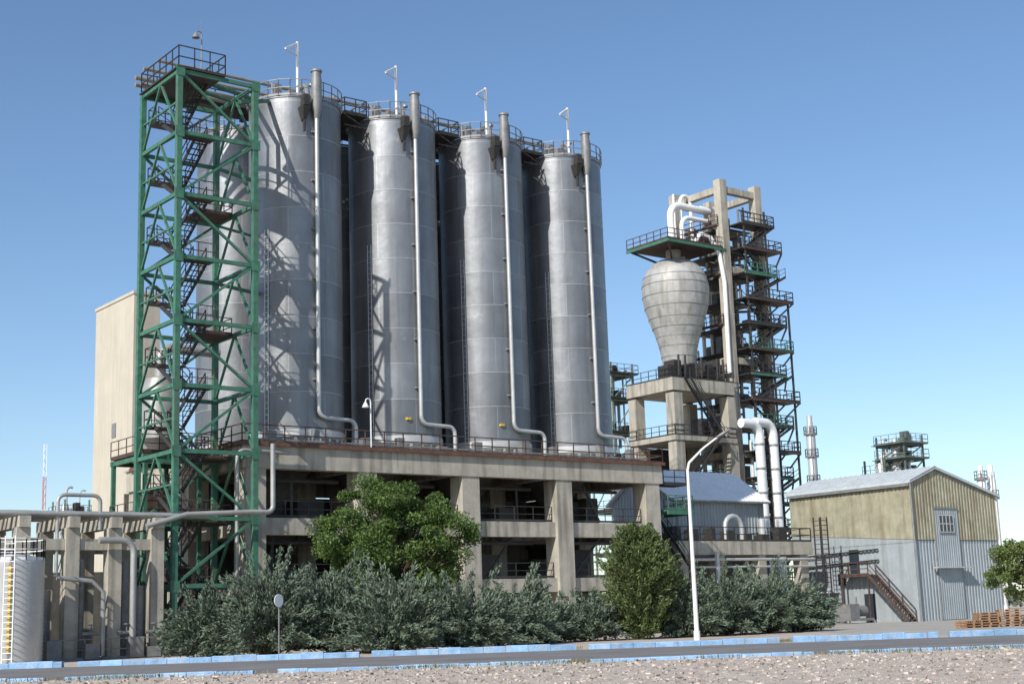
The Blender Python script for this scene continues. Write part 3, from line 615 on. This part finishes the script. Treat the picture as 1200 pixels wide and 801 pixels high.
s=MB(PM); s.beam((38.1,.2,0),(38.1,.2,8.9),.18); s.stair((38.4,1.2,5),(38.4,4.4,9),.8,(1,0,0)); s.box(35.6,38,.2,1.6,11.0,11.1); s.rail([(35.6,.2,11.1),(38,.2,11.1)],1.1,1,.06); s.obj('balcony_stair',DARK,PL)

# ---------------------------------------------------------------- right-hand sheeted building
R_=group('corrugated_warehouse'); wa0,wa1,wb0,wb1=59.4,71.2,-4.6,8.6; e0,pk,pt,e1=11.5,12.65,.28,10.5; ZM=6.7
top=lambda t:e0+(pk-e0)*t/pt if t<pt else pk+(e1-pk)*(t-pt)/(1-pt)
s=MB(PM); s.corr((wa0,wb0),(wa1,wb0),0,ZM+.1); s.corr((wa0,wb1),(wa0,wb0),0,ZM+.1); s.corr((wa1,wb0),(wa1,wb1),0,e1); s.corr((wa1,wb1),(wa0,wb1),0,lambda t:top(1-t)); s.obj('lower_sheeting',BLUECOR,R_)
s=MB(PM); o=.09; s.corr((wa0-o,wb0-o),(wa1+o,wb0-o),ZM,top); s.corr((wa0-o,wb1),(wa0-o,wb0-o),lambda t:ZM+1.1*(1-t),e0); s.obj('upper_sheeting',TAN,R_)
s=MB(PM); s.corr((wa0-.04,wb1),(wa0-.04,wb0-.04),ZM-.2,ZM+1.2); s.obj('middle_sheeting',BLUECOR,R_)
s=MB(PM); o=.35; t_=wa0+(wa1-wa0)*pt
s.add([(wa0-o,wb0-o,e0-.1),(t_,wb0-o,pk+.05),(t_,wb1+o,pk+.05),(wa0-o,wb1+o,e0-.1),(wa1+o,wb0-o,e1),(wa1+o,wb1+o,e1),
  (wa0-o,wb0-o,e0+.12),(t_,wb0-o,pk+.27),(t_,wb1+o,pk+.27),(wa0-o,wb1+o,e0+.12),(wa1+o,wb0-o,e1+.22),(wa1+o,wb1+o,e1+.22)],
  [(0,3,2,1),(1,2,5,4),(6,7,8,9),(7,10,11,8),(0,1,7,6),(1,4,10,7),(0,6,9,3),(4,5,11,10),(3,9,8,2),(2,8,11,5)])
x=wb0-o
while x<wb1+o: s.beam((wa0-o,x,e0+.14),(t_,x,pk+.3),.08,.06); x+=.6
s.obj('roof',ROOFB,R_)
s=MB(PM); s.tube([(wa0-.3,wb0-.3,e0),(wa0-.3,wb0-.3,.2)],.07,8); s.box(wa0-.45,wa0-.25,wb0-.2,wb1,e0-.35,e0-.12)
dx0,dx1=62.2,65.4
s.box(dx0-.08,dx0,wb0-.2,wb0-.09,.05,9.4); s.box(dx1,dx1+.08,wb0-.2,wb0-.09,.05,9.4); s.box(dx0-.12,dx1+.12,wb0-.24,wb0-.2,9.3,9.45)
s.obj('gutters_and_trim',STEEL,R_)
s=MB(PM); s.corr((dx0,wb0-.16),(dx1,wb0-.16),.05,9.28,.3,.03); s.obj('sliding_door',BLUECOR,R_)
s=MB(PM); s.box(dx0+.5,dx0+2.5,wb0-.26,wb0-.2,7.4,8.7); s.box(wa0-.15,wa0-.09,1.2,2.2,4.0,6.2); s.box(wa0-.15,wa0-.09,-.2,.9,.3,2.4); s.box(wa0-.15,wa0-.09,4.2,7,1.0,2.2); s.obj('doors_and_windows',GLASS,R_)
s=MB(PM)
for k in range(5): s.box(dx0+.45+.5*k,dx0+.53+.5*k,wb0-.3,wb0-.262,7.3,8.8)
for z in (7.3,8.0,8.72): s.box(dx0+.45,dx0+2.53,wb0-.29,wb0-.263,z,z+.08)
s.box(dx0-.8,dx1+.8,wb0-.75,wb0-.2,4.3,4.42)
s.obj('window_mullions_and_door_rail',ALU,R_)
s=MB(PM); s.box(wa0-1.3,wa0-.1,-.6,2.4,3.85,3.98); s.rail([(wa0-.2,2.4,3.98),(wa0-1.3,2.4,3.98),(wa0-1.3,-.6,3.98)],1.05,.9,.07); s.stair((wa0-.8,-4.4,.05),(wa0-.8,-.6,3.95),1.0,(1,0,0))
s.beam((wa0-1.2,-.5,0),(wa0-1.2,-.5,3.9),.12); s.beam((wa0-1.2,2.3,0),(wa0-1.2,2.3,3.9),.12)
s.obj('external_stair',DRUST,R_)
s=MB(PM); s.box(wa0-1.5,wa0-.1,3.6,7.6,2.6,2.7); s.beam((wa0-1.4,3.7,0),(wa0-1.4,3.7,2.6),.08); s.beam((wa0-1.4,7.5,0),(wa0-1.4,7.5,2.6),.08)
s.obj('canopy',WHITE,R_)
s=MB(PM)
for z in (5.2,6.1): s.beam((wa0-.25,-1,z),(wa0-.25,8.4,z-.3),.12)
s.tube([(wa0-.3,5,6),(wa0-.3,5,2.8)],.08,8); s.tube([(wa0-.3,3,6),(wa0-.3,3,4)],.06,8); s.box(wa0-.4,wa0-.12,2.8,3.4,3.2,4.2)
s.obj('conduits_and_boxes',DARK,R_)
Z=group('caged_ladder_tower'); s=MB(PM)
for x in (55.6,56.4):
    for y in (2.0,2.8): s.beam((x,y,0),(x,y,9),.09)
for k in range(22): z=.4*k+.3; s.beam((55.6,2,z),(56.4,2,z),.06); s.beam((55.6,2,z),(55.6,2.8,z),.05)
s.obj('ladder_frame',DARK,Z)

Y_=group('equipment_skid'); s=MB(PM)
s.box(55,58,-1,1,.2,.4); s.box(55.2,56.4,-.8,.8,.4,1.6); s.tube([(56.6,0,1),(58,0,1)],.45,14); s.tube([(57,0,1.4),(57,0,2.2)],.1,8); s.box(51,51.1,-2,3,.6,1.0)
s.obj('pump_set',STEEL,Y_,True)

# ---------------------------------------------------------------- pallets
for (px,py,nn,rot) in ((27.2,85,6,.1),(28.6,85.3,7,-.1),(26.0,84.6,3,.35),(29.9,86,4,.0)):
    G=group('pallet_stack'); M=Matrix.Translation((px,py,0))@Matrix.Rotation(rot,4,'Z'); s=MB(M)
    for k in range(nn):
        z=.145*k; j=random.uniform(-.05,.05)
        for x in (-.6,-.05,.5): s.box(x+j,x+j+.1,-.5,.5,z+.022,z+.1)
        for q in range(6): y=-.5+q*.18; s.box(-.6+j,.6+j,y,y+.1,z+.102,z+.124)
        for q in (-.5,-.05,.4): s.box(-.6+j,.6+j,q,q+.1,z,z+.02)
    s.obj('pallets',WOOD,G)

# ---------------------------------------------------------------- street lamp & sign
S=group('street_lamp'); s=MB(); x,y=9.15,76
s.tube([(x,y,0),(x,y,4),(x,y,8.9),(x+.1,y,9.3),(x+.9,y,10.05),(x+1.75,y,10.65)],[.13,.11,.075,.07,.055,.05],12); s.tube([(x,y,0),(x,y,.5)],.17,12)
s.obj('pole_and_arm',WHITE,S,True)
s=MB(); hv=Vector((x+2.0,y,10.8)); Rm=Matrix.Rotation(math.radians(-28),3,'Y'); n=14; vs=[];fs=[]
pr=[(-.45,.05),(-.3,.12),(0,.17),(.3,.15),(.5,.04)]
for q,(t,rr) in enumerate(pr):
    for k in range(n):
        an=2*math.pi*k/n; vs.append(hv+Rm@Vector((t,math.cos(an)*rr,math.sin(an)*rr*.55)))
for q in range(len(pr)-1):
    for k in range(n): i0=q*n+k;i1=q*n+(k+1)%n; fs.append((i0,i1,i1+n,i0+n))
s.add(vs,fs); s.obj('lamp_head',STEEL,S,True)
S=group('round_traffic_sign'); s=MB(); x,y=-11.3,67.5
s.tube([(x,y,0),(x,y,2.95)],.035,8); s.obj('post',STEEL,S)
s=MB(Matrix.Translation((x,y-.05,2.65))@Matrix.Rotation(math.radians(58),4,'Z')@Matrix.Rotation(math.radians(90),4,'X')); s.lathe((0,0),[(.01,.015),(.3,.015),(.3,-.015),(.01,-.015)],28); s.obj('sign_disc',WHITE,S)
S=group('floodlight_on_post'); s=MB(PM)
s.tube([(9.2,-.1,12.6),(9.2,-.1,15.7)]+arc((9.0,-.1,15.7),.2,0,180,(1,0,0),(0,0,1),4),.045,8); s.lathe((8.8,-.1),[(.03,15.7),(.12,15.55),(.24,15.3),(.02,15.25)],12); s.obj('lamp_post',WHITE,S,True)

# ---------------------------------------------------------------- light, sky, camera
el=math.radians(37); D=Vector((-.52*math.cos(el),-.854*math.cos(el),math.sin(el)))
sun=bpy.data.lights.new('sun','SUN'); sun.energy=5.0; sun.angle=math.radians(.5); sun.color=(1,.955,.89)
so=bpy.data.objects.new('sun',sun); so.rotation_euler=D.to_track_quat('Z','Y').to_euler(); sc.collection.objects.link(so)
w=bpy.data.worlds.new('World'); sc.world=w; w.use_nodes=True; nt=w.node_tree; bg=nt.nodes['Background']
sk=nt.nodes.new('ShaderNodeTexSky'); sk.sky_type='NISHITA'; sk.sun_disc=False; sk.sun_elevation=el; sk.sun_rotation=math.radians(211); sk.dust_density=.9; sk.air_density=1.0; sk.ozone_density=2.2; sk.altitude=600
hs=nt.nodes.new('ShaderNodeHueSaturation'); hs.inputs['Saturation'].default_value=1.08
nt.links.new(sk.outputs[0],hs.inputs['Color']); nt.links.new(hs.outputs[0],bg.inputs[0]); bg.inputs[1].default_value=.15
cam=bpy.data.cameras.new('camera'); co=bpy.data.objects.new('camera',cam); sc.collection.objects.link(co); sc.camera=co
cam.sensor_width=36; cam.lens=50.; cam.clip_end=9000
p=math.atan(.192); Fw=Vector((0,math.cos(p),math.sin(p))); U=Vector((0,-math.sin(p),math.cos(p))); Rt=Vector((1,0,0)); ro=.034
r_=Rt*math.cos(ro)-U*math.sin(ro); u_=U*math.cos(ro)+Rt*math.sin(ro)
M=Matrix((r_,u_,-Fw)).transposed().to_4x4(); M.translation=Vector((0,0,1.6)); co.matrix_world=M
sc.view_settings.view_transform='Standard'; sc.view_settings.look='None'; sc.view_settings.exposure=0
